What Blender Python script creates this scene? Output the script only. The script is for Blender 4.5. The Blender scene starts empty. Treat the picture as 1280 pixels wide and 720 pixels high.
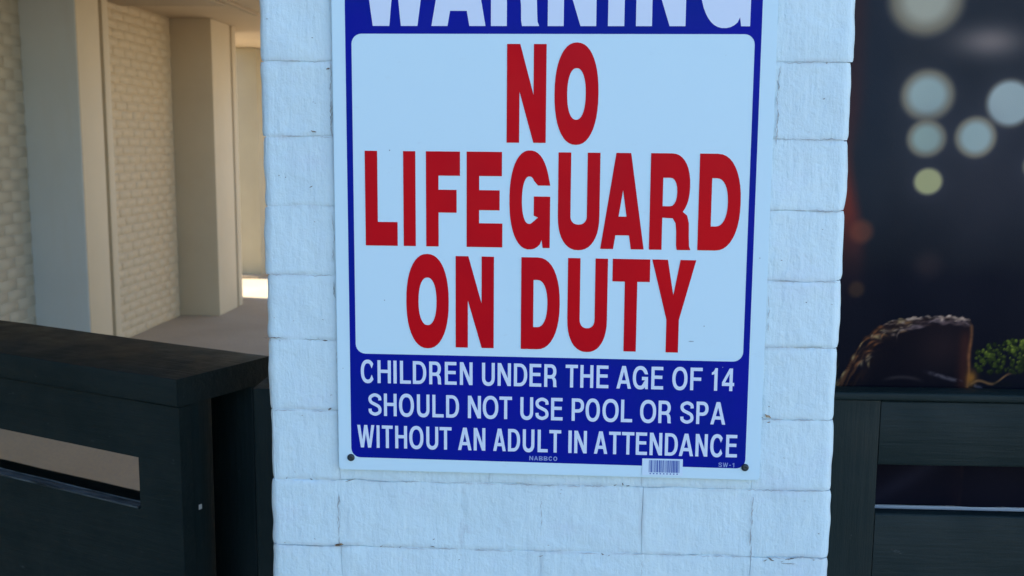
import bpy, bmesh, math, random
import numpy as np
from mathutils import Vector, Matrix, noise
from mathutils.geometry import tessellate_polygon
random.seed(7)
sc = bpy.context.scene
COL = sc.collection
# ------------------------------------------------------------------ camera
cd = bpy.data.cameras.new('camera'); cam = bpy.data.objects.new('camera', cd); COL.objects.link(cam)
sc.camera = cam
cd.sensor_width = 36.0; cd.lens = 36.0 * 1300 / 1280
cd.clip_start = 0.05; cd.clip_end = 2000
cam.location = (0.0, -1.0983, 1.5)
yaw, pitch, roll = 0.04898269, 0.13629631, 0.00656072
cy, sy, cp, sp = math.cos(yaw), math.sin(yaw), math.cos(pitch), math.sin(pitch)
fwd = Vector((-sy*cp, cy*cp, -sp)); rt = Vector((cy, sy, 0)); up = rt.cross(fwd)
r2 = math.cos(roll)*rt + math.sin(roll)*up; u2 = -math.sin(roll)*rt + math.cos(roll)*up
cam.rotation_euler = Matrix((r2, u2, -fwd)).transposed().to_euler()
cd.dof.use_dof = True; cd.dof.focus_distance = 1.12; cd.dof.aperture_fstop = 12.0
# ------------------------------------------------------------------ light
SUN_EL, SUN_AZ = 44.0, -78.0        # azimuth from +Y towards +X
w = bpy.data.worlds.new('World'); sc.world = w; w.use_nodes = True
nt = w.node_tree; bg = nt.nodes['Background']
sky = nt.nodes.new('ShaderNodeTexSky'); sky.sky_type = 'NISHITA'; sky.sun_disc = False
sky.sun_elevation = math.radians(SUN_EL); sky.sun_rotation = math.radians(SUN_AZ)
sky.air_density = 1.0; sky.dust_density = 0.0; sky.ozone_density = 5.0
nt.links.new(sky.outputs[0], bg.inputs[0]); bg.inputs[1].default_value = 0.15
sd = bpy.data.lights.new('sun', 'SUN'); sun = bpy.data.objects.new('sun', sd); COL.objects.link(sun)
sd.energy = 5.0; sd.angle = math.radians(0.5); sd.color = (1.0, 0.88, 0.69)
e, a = math.radians(SUN_EL), math.radians(SUN_AZ)
to_sun = Vector((math.sin(a)*math.cos(e), math.cos(a)*math.cos(e), math.sin(e)))
sun.rotation_euler = to_sun.to_track_quat('Z', 'Y').to_euler(); sun.location = (-20, 4, 20)
vs = sc.view_settings; vs.view_transform = 'Standard'; vs.look = 'None'; vs.gamma = 1; vs.exposure = 1.80
sc.cycles.max_bounces = 10; sc.cycles.diffuse_bounces = 7

# ------------------------------------------------------------------ material helpers
def mat(name, base, rough=0.6, spec=0.4):
    m = bpy.data.materials.new(name); m.use_nodes = True
    b = m.node_tree.nodes['Principled BSDF']
    b.inputs['Base Color'].default_value = (*base, 1); b.inputs['Roughness'].default_value = rough
    b.inputs['Specular IOR Level'].default_value = spec
    return m, m.node_tree, b
def N(t, kind, **kw):
    n = t.nodes.new(kind)
    for k, v in kw.items(): setattr(n, k, v)
    return n
def L(t, a, b): t.links.new(a, b)
def noise_tex(t, scale, detail=4, rough=0.55, stretch=None, space='Object'):
    tc = N(t, 'ShaderNodeTexCoord'); mp = N(t, 'ShaderNodeMapping')
    L(t, tc.outputs[space], mp.inputs['Vector'])
    if stretch: mp.inputs['Scale'].default_value = stretch
    n = N(t, 'ShaderNodeTexNoise'); n.inputs['Scale'].default_value = scale
    n.inputs['Detail'].default_value = detail; n.inputs['Roughness'].default_value = rough
    L(t, mp.outputs[0], n.inputs['Vector']); return n.outputs['Fac']
def ramp(t, fac, p0, p1, c0=(0, 0, 0), c1=(1, 1, 1)):
    r = N(t, 'ShaderNodeValToRGB'); el = r.color_ramp.elements
    el[0].position, el[1].position = p0, p1
    el[0].color, el[1].color = (*c0, 1), (*c1, 1)
    L(t, fac, r.inputs[0]); return r.outputs[0]
def mix(t, fac, a, b, mode='MIX'):
    m = N(t, 'ShaderNodeMix', data_type='RGBA', blend_type=mode)
    if hasattr(fac, 'links'): L(t, fac, m.inputs[0])
    else: m.inputs[0].default_value = fac
    for s, i in ((a, 6), (b, 7)):
        if hasattr(s, 'links'): L(t, s, m.inputs[i])
        else: m.inputs[i].default_value = (*s, 1)
    return m.outputs[2]
def math_n(t, op, a, b=0.0):
    m = N(t, 'ShaderNodeMath', operation=op)
    for s, i in ((a, 0), (b, 1)):
        if hasattr(s, 'links'): L(t, s, m.inputs[i])
        else: m.inputs[i].default_value = s
    return m.outputs[0]
def bump(t, b, h, dist, strength=1.0, prev=None):
    n = N(t, 'ShaderNodeBump'); n.inputs['Distance'].default_value = dist; n.inputs['Strength'].default_value = strength
    L(t, h, n.inputs['Height'])
    if prev is not None: L(t, prev, n.inputs['Normal'])
    L(t, n.outputs[0], b.inputs['Normal']); return n.outputs[0]

# thick white masonry paint on the pillar
M_PILLAR, t, b = mat('painted_brick_white', (0.74, 0.78, 0.80), 0.55, 0.35)
n1 = noise_tex(t, 7, 5); n2 = noise_tex(t, 170, 6, 0.62); n3 = noise_tex(t, 55, 4, 0.6, (3.0, 1.0, 0.5)); n4 = noise_tex(t, 30, 6, 0.7)
n5 = noise_tex(t, 420, 3, 0.5)
c = mix(t, ramp(t, n1, 0.35, 0.7), (0.60, 0.735, 0.750), (0.66, 0.785, 0.790))
at = N(t, 'ShaderNodeAttribute', attribute_name='joint')
g = math_n(t, 'MULTIPLY', at.outputs['Fac'], ramp(t, n4, 0.42, 0.66))
c = mix(t, math_n(t, 'MULTIPLY', g, 0.55), c, (0.44, 0.46, 0.47))
fl = ramp(t, noise_tex(t, 95, 5, 0.7), 0.70, 0.76)
c = mix(t, math_n(t, 'MULTIPLY', fl, 0.30), c, (0.36, 0.35, 0.33))
c = mix(t, math_n(t, 'MULTIPLY', ramp(t, noise_tex(t, 26, 6, 0.7, (2.2, 1, 0.5)), 0.42, 0.62), 0.30), c, (0.56, 0.69, 0.74))
c = mix(t, math_n(t, 'MULTIPLY', ramp(t, noise_tex(t, 9, 6, 0.7, (1, 1, 2.0)), 0.55, 0.75), 0.35), c, (0.60, 0.66, 0.76))
L(t, c, b.inputs['Base Color'])
p = bump(t, b, n2, 0.0012, 0.55); p = bump(t, b, n3, 0.0022, 0.5, p); p = bump(t, b, n4, 0.004, 0.45, p); bump(t, b, n5, 0.0006, 0.4, p)
# grime sitting in joint cracks
M_CRACK, t, b = mat('joint_grime', (0.30, 0.28, 0.25), 0.9, 0.1)
c = mix(t, ramp(t, noise_tex(t, 240, 3), 0.4, 0.62), (0.08, 0.07, 0.06), (0.32, 0.27, 0.22)); L(t, c, b.inputs['Base Color'])
M_CRACKP, t, b = mat('hairline_and_dent_shade', (0.42, 0.43, 0.43), 0.9, 0.1)
M_RUST, t, b = mat('brown_chip', (0.33, 0.19, 0.09), 0.9, 0.1)
c = mix(t, ramp(t, noise_tex(t, 300, 3), 0.4, 0.6), (0.12, 0.07, 0.04), (0.42, 0.30, 0.18)); L(t, c, b.inputs['Base Color'])
# mortar hidden by paint on far walls + cream paint
def cream(name, c0, c1, bs=120, bd=0.002):
    m, t, b = mat(name, c0, 0.65, 0.3)
    n = noise_tex(t, 2.2, 5, space='Object'); n_ = noise_tex(t, bs, 5)
    c = mix(t, ramp(t, n, 0.3, 0.7), c0, c1)
    s = noise_tex(t, 9, 4, 0.6, (1, 1, 0.12))
    c = mix(t, math_n(t, 'MULTIPLY', ramp(t, s, 0.5, 0.75), 0.18), c, (0.42, 0.37, 0.28))
    L(t, c, b.inputs['Base Color']); bump(t, b, n_, bd, 0.6)
    return m
M_CREAM = cream('cream_masonry_paint', (0.44, 0.36, 0.245), (0.48, 0.395, 0.27))
M_BRICKC = cream('cream_brick_paint', (0.43, 0.345, 0.225), (0.48, 0.385, 0.255), 60, 0.003)
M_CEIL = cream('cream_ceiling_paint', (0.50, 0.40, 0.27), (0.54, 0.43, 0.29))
M_SKYTINT = cream('sky_tinted_cream_paint', (0.46, 0.49, 0.48), (0.50, 0.53, 0.52))  # cool skylight on the near pier put into the paint colour
M_SHADP = cream('cream_brick_paint_shaded', (0.33, 0.31, 0.25), (0.37, 0.345, 0.275), 60, 0.003)  # darker, greyer copy of the brick paint; the bay's shade is in its colour
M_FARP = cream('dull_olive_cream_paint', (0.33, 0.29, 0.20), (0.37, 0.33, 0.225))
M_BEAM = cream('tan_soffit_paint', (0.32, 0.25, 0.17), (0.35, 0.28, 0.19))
# concrete
M_CONC, t, b = mat('concrete_paving', (0.40, 0.38, 0.34), 0.85, 0.25)
c = mix(t, ramp(t, noise_tex(t, 1.3, 6, 0.6), 0.3, 0.7), (0.36, 0.295, 0.205), (0.44, 0.365, 0.26))
c = mix(t, ramp(t, noise_tex(t, 60, 4), 0.45, 0.8), c, (0.28, 0.26, 0.23))
c = mix(t, ramp(t, noise_tex(t, 5, 6, 0.7), 0.62, 0.75), c, (0.30, 0.27, 0.24))
L(t, c, b.inputs['Base Color']); bump(t, b, noise_tex(t, 90, 5), 0.003, 0.5)
# very dark green-black wood paint; grain runs along the object's X
M_DARK, t, b = mat('dark_painted_timber', (0.012, 0.02, 0.022), 0.5, 0.14)
g1 = noise_tex(t, 16, 6, 0.65, (0.35, 5, 5)); g2 = noise_tex(t, 5, 5, 0.6)
g3 = noise_tex(t, 60, 5, 0.65, (0.12, 2.2, 2.2))
c = mix(t, ramp(t, g1, 0.3, 0.75), (0.006, 0.0135, 0.0135), (0.0105, 0.0185, 0.018))
c = mix(t, ramp(t, g2, 0.45, 0.75), c, (0.015, 0.023, 0.022))
c = mix(t, math_n(t, 'MULTIPLY', ramp(t, noise_tex(t, 90, 5, 0.75, (0.35, 1, 1)), 0.66, 0.76), 0.7), c, (0.075, 0.085, 0.085))
L(t, c, b.inputs['Base Color'])
rr = ramp(t, noise_tex(t, 22, 4), 0.3, 0.7, (0.42,)*3, (0.62,)*3); L(t, rr, b.inputs['Roughness'])
p = bump(t, b, g1, 0.003, 0.45); p = bump(t, b, g3, 0.0015, 0.5, p); bump(t, b, noise_tex(t, 400, 3), 0.0004, 0.5, p)
M_CHIP, t, b = mat('bare_chip', (0.5, 0.47, 0.42), 0.9, 0.1)
M_EDGE, t, b = mat('worn_pale_edge', (0.16, 0.19, 0.20), 0.7, 0.2)
c = mix(t, ramp(t, noise_tex(t, 60, 5, 0.7, (0.2, 1, 1)), 0.35, 0.6), (0.015, 0.02, 0.02), (0.09, 0.105, 0.105)); L(t, c, b.inputs['Base Color'])
# sign
def plastic(name, c0, scuff, rough=0.32, var=0.0, c1=None):
    m, t, b = mat(name, c0, rough, 0.06)
    s = ramp(t, noise_tex(t, 38, 7, 0.72, (1, 1, 2.2)), 0.62, 0.80)
    c = mix(t, math_n(t, 'MULTIPLY', s, 0.30), c0, scuff)
    if c1: c = mix(t, ramp(t, noise_tex(t, 9, 4), 0.35, 0.7), c, c1)
    d = ramp(t, noise_tex(t, 210, 2, 0.4), 0.80, 0.84)
    c = mix(t, math_n(t, 'MULTIPLY', d, 0.5), c, scuff)
    L(t, c, b.inputs['Base Color'])
    L(t, ramp(t, noise_tex(t, 26, 5), 0.3, 0.7, (rough-0.06,)*3, (rough+0.12,)*3), b.inputs['Roughness'])
    bump(t, b, noise_tex(t, 14, 3), 0.002, 0.15)
    return m
M_SWHITE = plastic('sign_white', (0.60, 0.77, 0.82), (0.45, 0.50, 0.52))
M_SBLUE = plastic('sign_blue_print', (0.001, 0.012, 0.23), (0.01, 0.03, 0.22), 0.36, c1=(0.004, 0.007, 0.28))
M_SRED = plastic('sign_red_print', (0.52, 0.002, 0.009), (0.40, 0.004, 0.015), 0.34, c1=(0.60, 0.003, 0.008))
M_SLET = plastic('sign_white_print', (0.66, 0.72, 0.82), (0.45, 0.50, 0.6))
M_FAINT = plastic('faint_white_print', (0.26, 0.32, 0.55), (0.2, 0.25, 0.5))
M_STICK = plastic('sticker_paper', (0.64, 0.76, 0.84), (0.5, 0.5, 0.55), 0.5)
M_BARS, _, _ = mat('barcode_ink', (0.07, 0.12, 0.38), 0.6)
M_SCREW, _, _ = mat('painted_screw', (0.012, 0.022, 0.026), 0.38, 0.5)
M_HEM, _, _ = mat('white_vinyl_hem', (0.62, 0.58, 0.52), 0.5)

# ------------------------------------------------------------------ mesh helpers
def link(name, me, m, parent=None):
    o = bpy.data.objects.new(name, me); COL.objects.link(o)
    if m is not None and not me.materials: me.materials.append(m)
    if parent is not None: o.parent = parent
    return o
def thing(name, label, cat, loc=(0, 0, 0), rz=0.0, group=None):
    o = bpy.data.objects.new(name, None); COL.objects.link(o); o.empty_display_size = 0.1
    o.location = loc; o.rotation_euler = (0, 0, rz); o['label'] = label; o['category'] = cat
    if group: o['group'] = group
    return o
def box_mesh(name, x0, x1, y0, y1, z0, z1, bev=0.002, seg=2):
    bm = bmesh.new(); bmesh.ops.create_cube(bm, size=1)
    for v in bm.verts:
        v.co = Vector(((x0+x1)/2 + v.co.x*(x1-x0), (y0+y1)/2 + v.co.y*(y1-y0), (z0+z1)/2 + v.co.z*(z1-z0)))
    if bev:
        bmesh.ops.bevel(bm, geom=bm.edges[:], offset=min(bev, 0.45*min(x1-x0, y1-y0, z1-z0)), segments=seg, affect='EDGES', profile=0.6)
        for f in bm.faces: f.smooth = True
    me = bpy.data.meshes.new(name); bm.to_mesh(me); bm.free()
    return me
def box(name, dims, m, parent=None, bev=0.002, label=None):
    o = link(name, box_mesh(name, *dims, bev=bev), m, parent)
    if bev: autos(o.data)
    if label: o['label'] = label
    return o
def autos(me):
    # smooth only across small angles so that flat faces stay flat
    me.set_sharp_from_angle(angle=math.radians(50))
def wood(name, dims, parent, seed, axis='x', warp=0.0012, mt=None, label=None):
    """a sawn, painted board with slightly uneven edges; its grain follows the local X of the mesh"""
    x0, x1, y0, y1, z0, z1 = dims
    Lx, Ly, Lz = x1-x0, y1-y0, z1-z0
    if axis == 'z': a, bb, cc = Lz, Ly, Lx
    elif axis == 'y': a, bb, cc = Ly, Lx, Lz
    else: a, bb, cc = Lx, Ly, Lz
    nseg = max(2, min(40, int(a/0.02)))
    prof = []
    r = 0.0022
    for (sx, sz, a0) in ((1, 1, 0), (-1, 1, 90), (-1, -1, 180), (1, -1, 270)):
        for k in range(3):
            an = math.radians(a0 + 45*k)
            prof.append((sx*(bb/2-r) + r*math.cos(an), sz*(cc/2-r) + r*math.sin(an)))
    vs_, fs = [], []
    for i in range(nseg+1):
        s = i/nseg*a - a/2
        n = noise.noise(Vector((s*3, seed*7.3, 0)))*warp; n2 = noise.noise(Vector((s*3, seed*3.1, 9)))*warp
        for j, (p, q) in enumerate(prof):
            k = noise.noise(Vector((s*14, p*20+seed, q*20)))*warp*0.5
            vs_.append((s, p+(n+k)*(0.5 if abs(p) > bb/4 else 0), q+n2+k))
    m_ = len(prof)
    for i in range(nseg):
        for j in range(m_):
            fs.append((i*m_+j, (i+1)*m_+j, (i+1)*m_+(j+1) % m_, i*m_+(j+1) % m_))
    fs.append(tuple(range(m_))); fs.append(tuple(reversed(range(nseg*m_, nseg*m_+m_))))
    me = bpy.data.meshes.new(name); me.from_pydata(vs_, [], fs)
    for p in me.polygons: p.use_smooth = True
    bm = bmesh.new(); bm.from_mesh(me); bmesh.ops.recalc_face_normals(bm, faces=bm.faces[:]); bm.to_mesh(me); bm.free()
    autos(me)
    o = link(name, me, mt or M_DARK, parent)
    o.location = ((x0+x1)/2, (y0+y1)/2, (z0+z1)/2)
    if axis == 'z': o.rotation_euler = (0, -math.pi/2, 0)
    elif axis == 'y': o.rotation_euler = (0, 0, math.pi/2)
    if label: o['label'] = label
    return o

# ------------------------------------------------------------------ ground
def sheet(name, x0, x1, y0, y1, z, m):
    me = bpy.data.meshes.new(name); me.from_pydata([(x0, y0, z), (x1, y0, z), (x1, y1, z), (x0, y1, z)], [], [(0, 1, 2, 3)])
    o = link(name, me, m); o['kind'] = 'structure'; return o
sheet('ground', -600, 600, -600, 600, 0.0, M_CONC)

# ------------------------------------------------------------------ white brick pillar
PX0, PX1, PD = -0.320, 0.2935, 0.42
joints = [1.0565 + (k)*0.0757 for k in range(-14, 21)]
# joints measured in the photograph around the sign
for i, z in zip(range(14, 22), (1.0565, 1.1325, 1.2112, 1.289, 1.3605, 1.4345, 1.5080, 1.586)): joints[i] = z
for i in range(22, 35): joints[i] = 1.586 + (i-21)*0.0757
joints = joints[:34]
for i in range(0, 14): joints[i] = 1.0565 - (14-i)*0.0755
pillar = thing('brick_pillar', 'square white painted brick pillar that carries the warning sign', 'pillar', ((PX0+PX1)/2, PD/2, 0))
OX, OY = (PX0+PX1)/2, PD/2
def front_brick(x0, x1, z0, z1, seed, left, right, fine):
    """front face on y=0, rounded arrises, lumpy under many coats of paint"""
    st = 0.0022 if fine else 0.02
    nx = max(3, int((x1-x0)/st)); nz = max(3, int((z1-z0)/st)) if fine else 4
    xs = np.linspace(x0, x1, nx+1); zs = np.linspace(z0, z1, nz+1)
    off = random.uniform(-0.0003, 0.0003); rot = random.uniform(-0.0015, 0.0015)
    eo = random.uniform(-0.0014, 0.0014)
    R = 0.0046
    V, F, J = [], [], []
    for z in zs:
        for x in xs:
            dx = min(x-x0, x1-x); dz = min(z-z0, z1-z)
            wob = noise.noise(Vector((x*30, z*30, seed*0.37)))*0.0022
            xx = x + noise.noise(Vector((x*8, z*26+3, 1.7)))*0.0016*(0 if (left and x-x0 < .012) or (right and x1-x < .012) else 1)
            zz = z + noise.noise(Vector((x*20+5, z*7, 3.1)))*0.0022 + noise.noise(Vector((x*70+5, z*20, 3.1)))*0.0006
            # outer corners of the pillar wander and are worn round at the joints
            if left and x-x0 < 0.012:
                k = 1-(x-x0)/0.012; xx += k*(eo + noise.noise(Vector((z*45, 3.3, seed)))*0.0016 + 0.0011*max(0, 1-dz/0.006)**1.5)
            if right and x1-x < 0.012:
                k = 1-(x1-x)/0.012; xx -= k*(eo + noise.noise(Vector((z*45, 8.3, seed)))*0.0016 + 0.0011*max(0, 1-dz/0.006)**1.5)
            ra = R*(0.8+0.5*noise.noise(Vector((x*18, z*40, 2.2))))
            d = max(0.0, min(dx, dz)+wob*0.5)
            js = 0.25+1.25*abs(noise.noise(Vector((x*16, z*16, 7.7))))
            if dx < dz and not ((left and x-x0 < 0.01) or (right and x1-x < 0.01)): js *= 0.6; ra *= 2.0
            drop = 0.0010*js*(max(0, 1-d/ra))**2
            if left and x-x0 < 0.009: drop = max(drop, 0.0045*(1-(x-x0)/0.009)**2.2)
            if right and x1-x < 0.009: drop = max(drop, 0.0045*(1-(x1-x)/0.009)**2.2)
            P = Vector((x*11, z*11, 0.5+seed*0.01))
            lump = 0.0011*noise.noise(P) + 0.0007*noise.noise(P*3.3) + (0.00030*noise.noise(P*9) if fine else 0)
            dent = 0.0012*max(0, noise.noise(Vector((x*24+9, z*14, 6.6)))-0.25)
            y = -off - lump + drop + dent + rot*(x-(x0+x1)/2)*0.5
            V.append((xx-OX, y-OY, zz)); J.append(max(0, 1-d/0.004))
    w_ = nx+1
    for j in range(nz):
        for i in range(nx): F.append((j*w_+i, j*w_+i+1, (j+1)*w_+i+1, (j+1)*w_+i))
    # side skirts back to y=0.095
    loop = [i for i in range(w_)] + [j*w_+nx for j in range(1, nz+1)] + [nz*w_+i for i in range(nx-1, -1, -1)] + [j*w_ for j in range(nz-1, 0, -1)]
    b0 = len(V)
    for k in loop:
        V.append((V[k][0], 0.095-OY, V[k][2])); J.append(1.0)
    n = len(loop)
    for k in range(n):
        F.append((loop[k], b0+k, b0+(k+1) % n, loop[(k+1) % n]))
    me = bpy.data.meshes.new('brick'); me.from_pydata(V, [], F)
    at = me.attributes.new('joint', 'FLOAT', 'POINT'); at.data.foreach_set('value', J)
    for p in me.polygons: p.use_smooth = True
    me.set_sharp_from_angle(angle=math.radians(70))
    return me
chan = 0.0011
low = bmesh.new()
for ci in range(len(joints)-1):
    z0, z1 = joints[ci]+chan/2, joints[ci+1]-chan/2
    # courses 13 below/15/17.. alternate: three stretchers, or header + two stretchers + header
    hdr = (ci % 2 == 1)
    if ci in (15,): cuts = [PX0, -0.243, -0.078, 0.088, 0.208, PX1]
    elif hdr: cuts = [PX0, -0.2425, -0.020, 0.2095, PX1]
    else: cuts = [PX0, -0.108, 0.090, PX1]
    fine = 12 <= ci <= 23
    near = 6 <= ci <= 27
    for k in range(len(cuts)-1):
        x0 = cuts[k] + (0 if k == 0 else 0.0002); x1 = cuts[k+1] - (0 if k == len(cuts)-2 else 0.0002)
        me = front_brick(x0, x1, z0, z1, ci*7+k, k == 0, k == len(cuts)-2, fine)
        if near: link('brick', me, M_PILLAR, pillar)
        else: low.from_mesh(me); bpy.data.meshes.remove(me)
    # flanks and back
    side = []
    ym = 0.097 + (0.16 if hdr else 0.11)
    for X in (0, 1):
        for ya, yb in ((0.0975, ym), (ym+0.003, PD)):
            wv = random.uniform(-0.001, 0.001)
            side.append((PX0+wv, PX0+0.09, ya, yb) if X == 0 else (PX1-0.09, PX1+wv, ya, yb))
    side.append((PX0+0.093, (PX0+PX1)/2-0.0015, PD-0.09, PD)); side.append(((PX0+PX1)/2+0.0015, PX1-0.093, PD-0.09, PD))
    for (a0, a1, b0, b1) in side:
        me = box_mesh('brick', a0-OX, a1-OX, b0-OY, b1-OY, z0, z1, 0.004, 2)
        me.attributes.new('joint', 'FLOAT', 'POINT')
        if near: autos(me); link('brick', me, M_PILLAR, pillar)
        else: low.from_mesh(me); bpy.data.meshes.remove(me)
me = bpy.data.meshes.new('far_bricks'); low.to_mesh(me); low.free()
o = link('bricks', me, M_PILLAR, pillar); o['kind'] = 'stuff'; o['label'] = 'bricks at the foot and head of the pillar'
# paint-filled mortar bed just behind the brick faces
def mortar_sheet():
    V, F, J = [], [], []
    xs = np.arange(PX0+0.004, PX1-0.003, 0.004); zs = np.arange(0.98, 1.74, 0.003)
    for z in zs:
        for x in xs:
            y = 0.0013 + 0.0006*noise.noise(Vector((x*60, z*60, 4)))
            V.append((x-OX, y-OY, z)); J.append(1.0)
    w_ = len(xs)
    for j in range(len(zs)-1):
        for i in range(w_-1): F.append((j*w_+i, j*w_+i+1, (j+1)*w_+i+1, (j+1)*w_+i))
    me = bpy.data.meshes.new('mortar'); me.from_pydata(V, [], F)
    me.attributes.new('joint', 'FLOAT', 'POINT').data.foreach_set('value', J)
    for p in me.polygons: p.use_smooth = True
    return me
o = link('mortar', mortar_sheet(), M_PILLAR, pillar)
core = box_mesh('core', PX0+0.005-OX, PX1-0.005-OX, 0.004-OY, PD-0.004-OY, 0.0, joints[-1]-0.001, 0)
core.attributes.new('joint', 'FLOAT', 'POINT')
link('mortar', core, M_PILLAR, pillar)
cap = box_mesh('coping', PX0-0.02-OX, PX1+0.02-OX, -0.02-OY, PD+0.02-OY, joints[-1], 2.549, 0.006)
autos(cap); link('coping', cap, M_CREAM, pillar)
# hairline cracks and chips in the paint where the photograph shows them
def crack_obj(name, strokes, m, label):
    V, F = [], []
    for (x, z, ln, th, ang) in strokes:
        n = max(3, int(ln/0.0012)); b0 = len(V)
        for i in range(n+1):
            s = (i/n-0.5)*ln
            dx, dz = s*math.cos(ang), s*math.sin(ang)
            j = noise.noise(Vector((x*300+s*260, z*91, 1)))*0.0014
            tt = th*(0.15+0.85*math.sin(math.pi*i/n))*(0.55+0.8*abs(noise.noise(Vector((s*700, x*40, z*50)))))
            px_, pz_ = x+dx-math.sin(ang)*j, z+dz+math.cos(ang)*j
            ox, oz = -math.sin(ang)*tt/2, math.cos(ang)*tt/2
            V.append((px_+ox-OX, -0.0016-OY, pz_+oz)); V.append((px_-ox-OX, -0.0016-OY, pz_-oz))
        for i in range(n): F.append((b0+2*i, b0+2*i+1, b0+2*i+3, b0+2*i+2))
    me = bpy.data.meshes.new(name); me.from_pydata(V, [], F)
    # settle each point onto the lumpy brick face (height found from the depsgraph below)
    o = link(name, me, m, pillar); o['kind'] = 'stuff'; o['label'] = label; return o
hp = math.pi/2
rc = random.Random(11)
dark_cracks = [(rc.choice((rc.uniform(-.312, -.25), rc.uniform(.22, .285), rc.uniform(-.3, .28))), 0, rc.uniform(.0012, .0025), rc.uniform(.0006, .0012), rc.uniform(-.6, .6)) for _ in range(34)]
dark_cracks = [(x, rc.uniform(1.04, 1.14) if -.24 < x < .21 else rc.uniform(1.04, 1.64), l, h, a_) for x, _, l, h, a_ in dark_cracks] + [(-0.248, 1.5785, 0.004, 0.0022, 0.3), (-0.264, 1.5135, 0.006, 0.0022, -0.4), (-0.236, 1.513, 0.003, 0.001, 0),
 (-0.256, 1.289, 0.006, 0.0016, 0.1), (-0.270, 1.290, 0.022, 0.0006, 0.03), (-0.3125, 1.2915, 0.022, 0.0011, 0.0), (-0.252, 1.213, 0.0045, 0.0032, 0.7),
 (-0.02, 1.0515, 0.006, 0.0008, 0.3), (0.048, 1.056, 0.004, 0.0016, -0.5), (0.068, 1.1355, 0.003, 0.0018, 1.4), (0.060, 1.1345, 0.004, 0.001, 0.2), (0.074, 1.1340, 0.004, 0.0012, 0),
 (0.231, 1.0545, 0.008, 0.0022, -0.6), (0.252, 1.0555, 0.012, 0.0016, 0.25), (0.250, 1.050, 0.016, 0.0009, 0), (0.225, 1.0530, 0.005, 0.0012, 0.4),
 (-0.302, 1.1345, 0.003, 0.0010, 1.0), (-0.274, 1.1335, 0.004, 0.0010, -0.5), (-0.231, 1.1332, 0.012, 0.0009, 0.3),
 (-0.268, 1.455, 0.004, 0.0014, 0.6), (-0.197, 1.058, 0.004, 0.0009, 0.5), (-0.176, 1.0575, 0.004, 0.0009, 0.7), (-0.14, 1.0585, 0.006, 0.0011, -0.2),
 (-0.2455, 1.530, 0.030, 0.0009, hp), (-0.2450, 1.345, 0.018, 0.0009, hp+.1)]
crack_obj('paint_cracks', dark_cracks, M_CRACK, 'dark cracks and pin holes along the brick joints')
pale = []
for zz, xa, xb in ((1.586, 0.222, 0.289), (1.508, 0.218, 0.288), (1.4345, 0.240, 0.289), (1.3605, 0.22, 0.288), (1.2112, 0.215, 0.290), (1.1325, 0.20, 0.289),
                   (1.0565, 0.02, 0.29), (1.1325, -0.215, 0.05), (1.0565, -0.31, -0.23), (1.0565, -0.2, -0.05), (1.2112, -0.318, -0.25), (1.3605, -0.314, -0.245),
                   (1.5855, -0.29, -0.248), (1.289, 0.22, 0.289), (1.508, -0.30, -0.245)):
    x = xa
    while x < xb:
        ln = random.uniform(0.008, 0.03)
        pale.append((min(x+ln/2, xb-ln/2), zz+random.uniform(-0.0006, 0.0006), ln, random.uniform(0.0005, 0.0011), random.uniform(-0.04, 0.04)))
        x += ln*random.uniform(0.9, 1.7)
for zc, xx, ln in ((1.547, 0.2185, 0.05), (1.55, -0.2445, 0.055), (1.325, 0.2180, 0.04), (1.40, -0.2450, 0.05), (1.095, -0.2435, 0.045), (1.095, 0.2085, 0.055), (1.035, 0.0910, 0.03), (1.10, -0.0200, 0.03), (1.255, -0.2435, 0.05)):
    for q in range(3): pale.append((xx+random.uniform(-0.0008, 0.0008), zc+(q-1)*ln/3, ln/3*random.uniform(0.6, 1.1), random.uniform(0.0005, 0.0010), hp+random.uniform(-.1, .1)))
for xx, za, zb in ((-0.2455, 1.512, 1.583), (0.2185, 1.512, 1.580), (-0.2440, 1.062, 1.128), (0.2080, 1.06, 1.128)):  # grey strokes painting the soft shade of dents beside the sign
    z = za
    while z < zb:
        pale.append((xx+random.uniform(-0.0012, 0.0012), z, random.uniform(.008, .022), random.uniform(0.0007, 0.0016), hp+random.uniform(-.08, .08))); z += random.uniform(.007, .02)
crack_obj('paint_cracks', pale, M_CRACKP, 'fine dusty hairlines and painted dent shade along the brick joints')
crack_obj('paint_chips', [(-0.2445, 1.0585, 0.010, 0.0042, 0.1), (0.2215, 1.2145, 0.008, 0.0034, -0.6), (0.214, 1.2135, 0.004, 0.002, 0), (0.266, 1.586, 0.002, 0.0012, 0), (0.2225, 1.208, 0.004, 0.0016, 0.2)], M_RUST, 'small brown chips at the joints')

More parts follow.
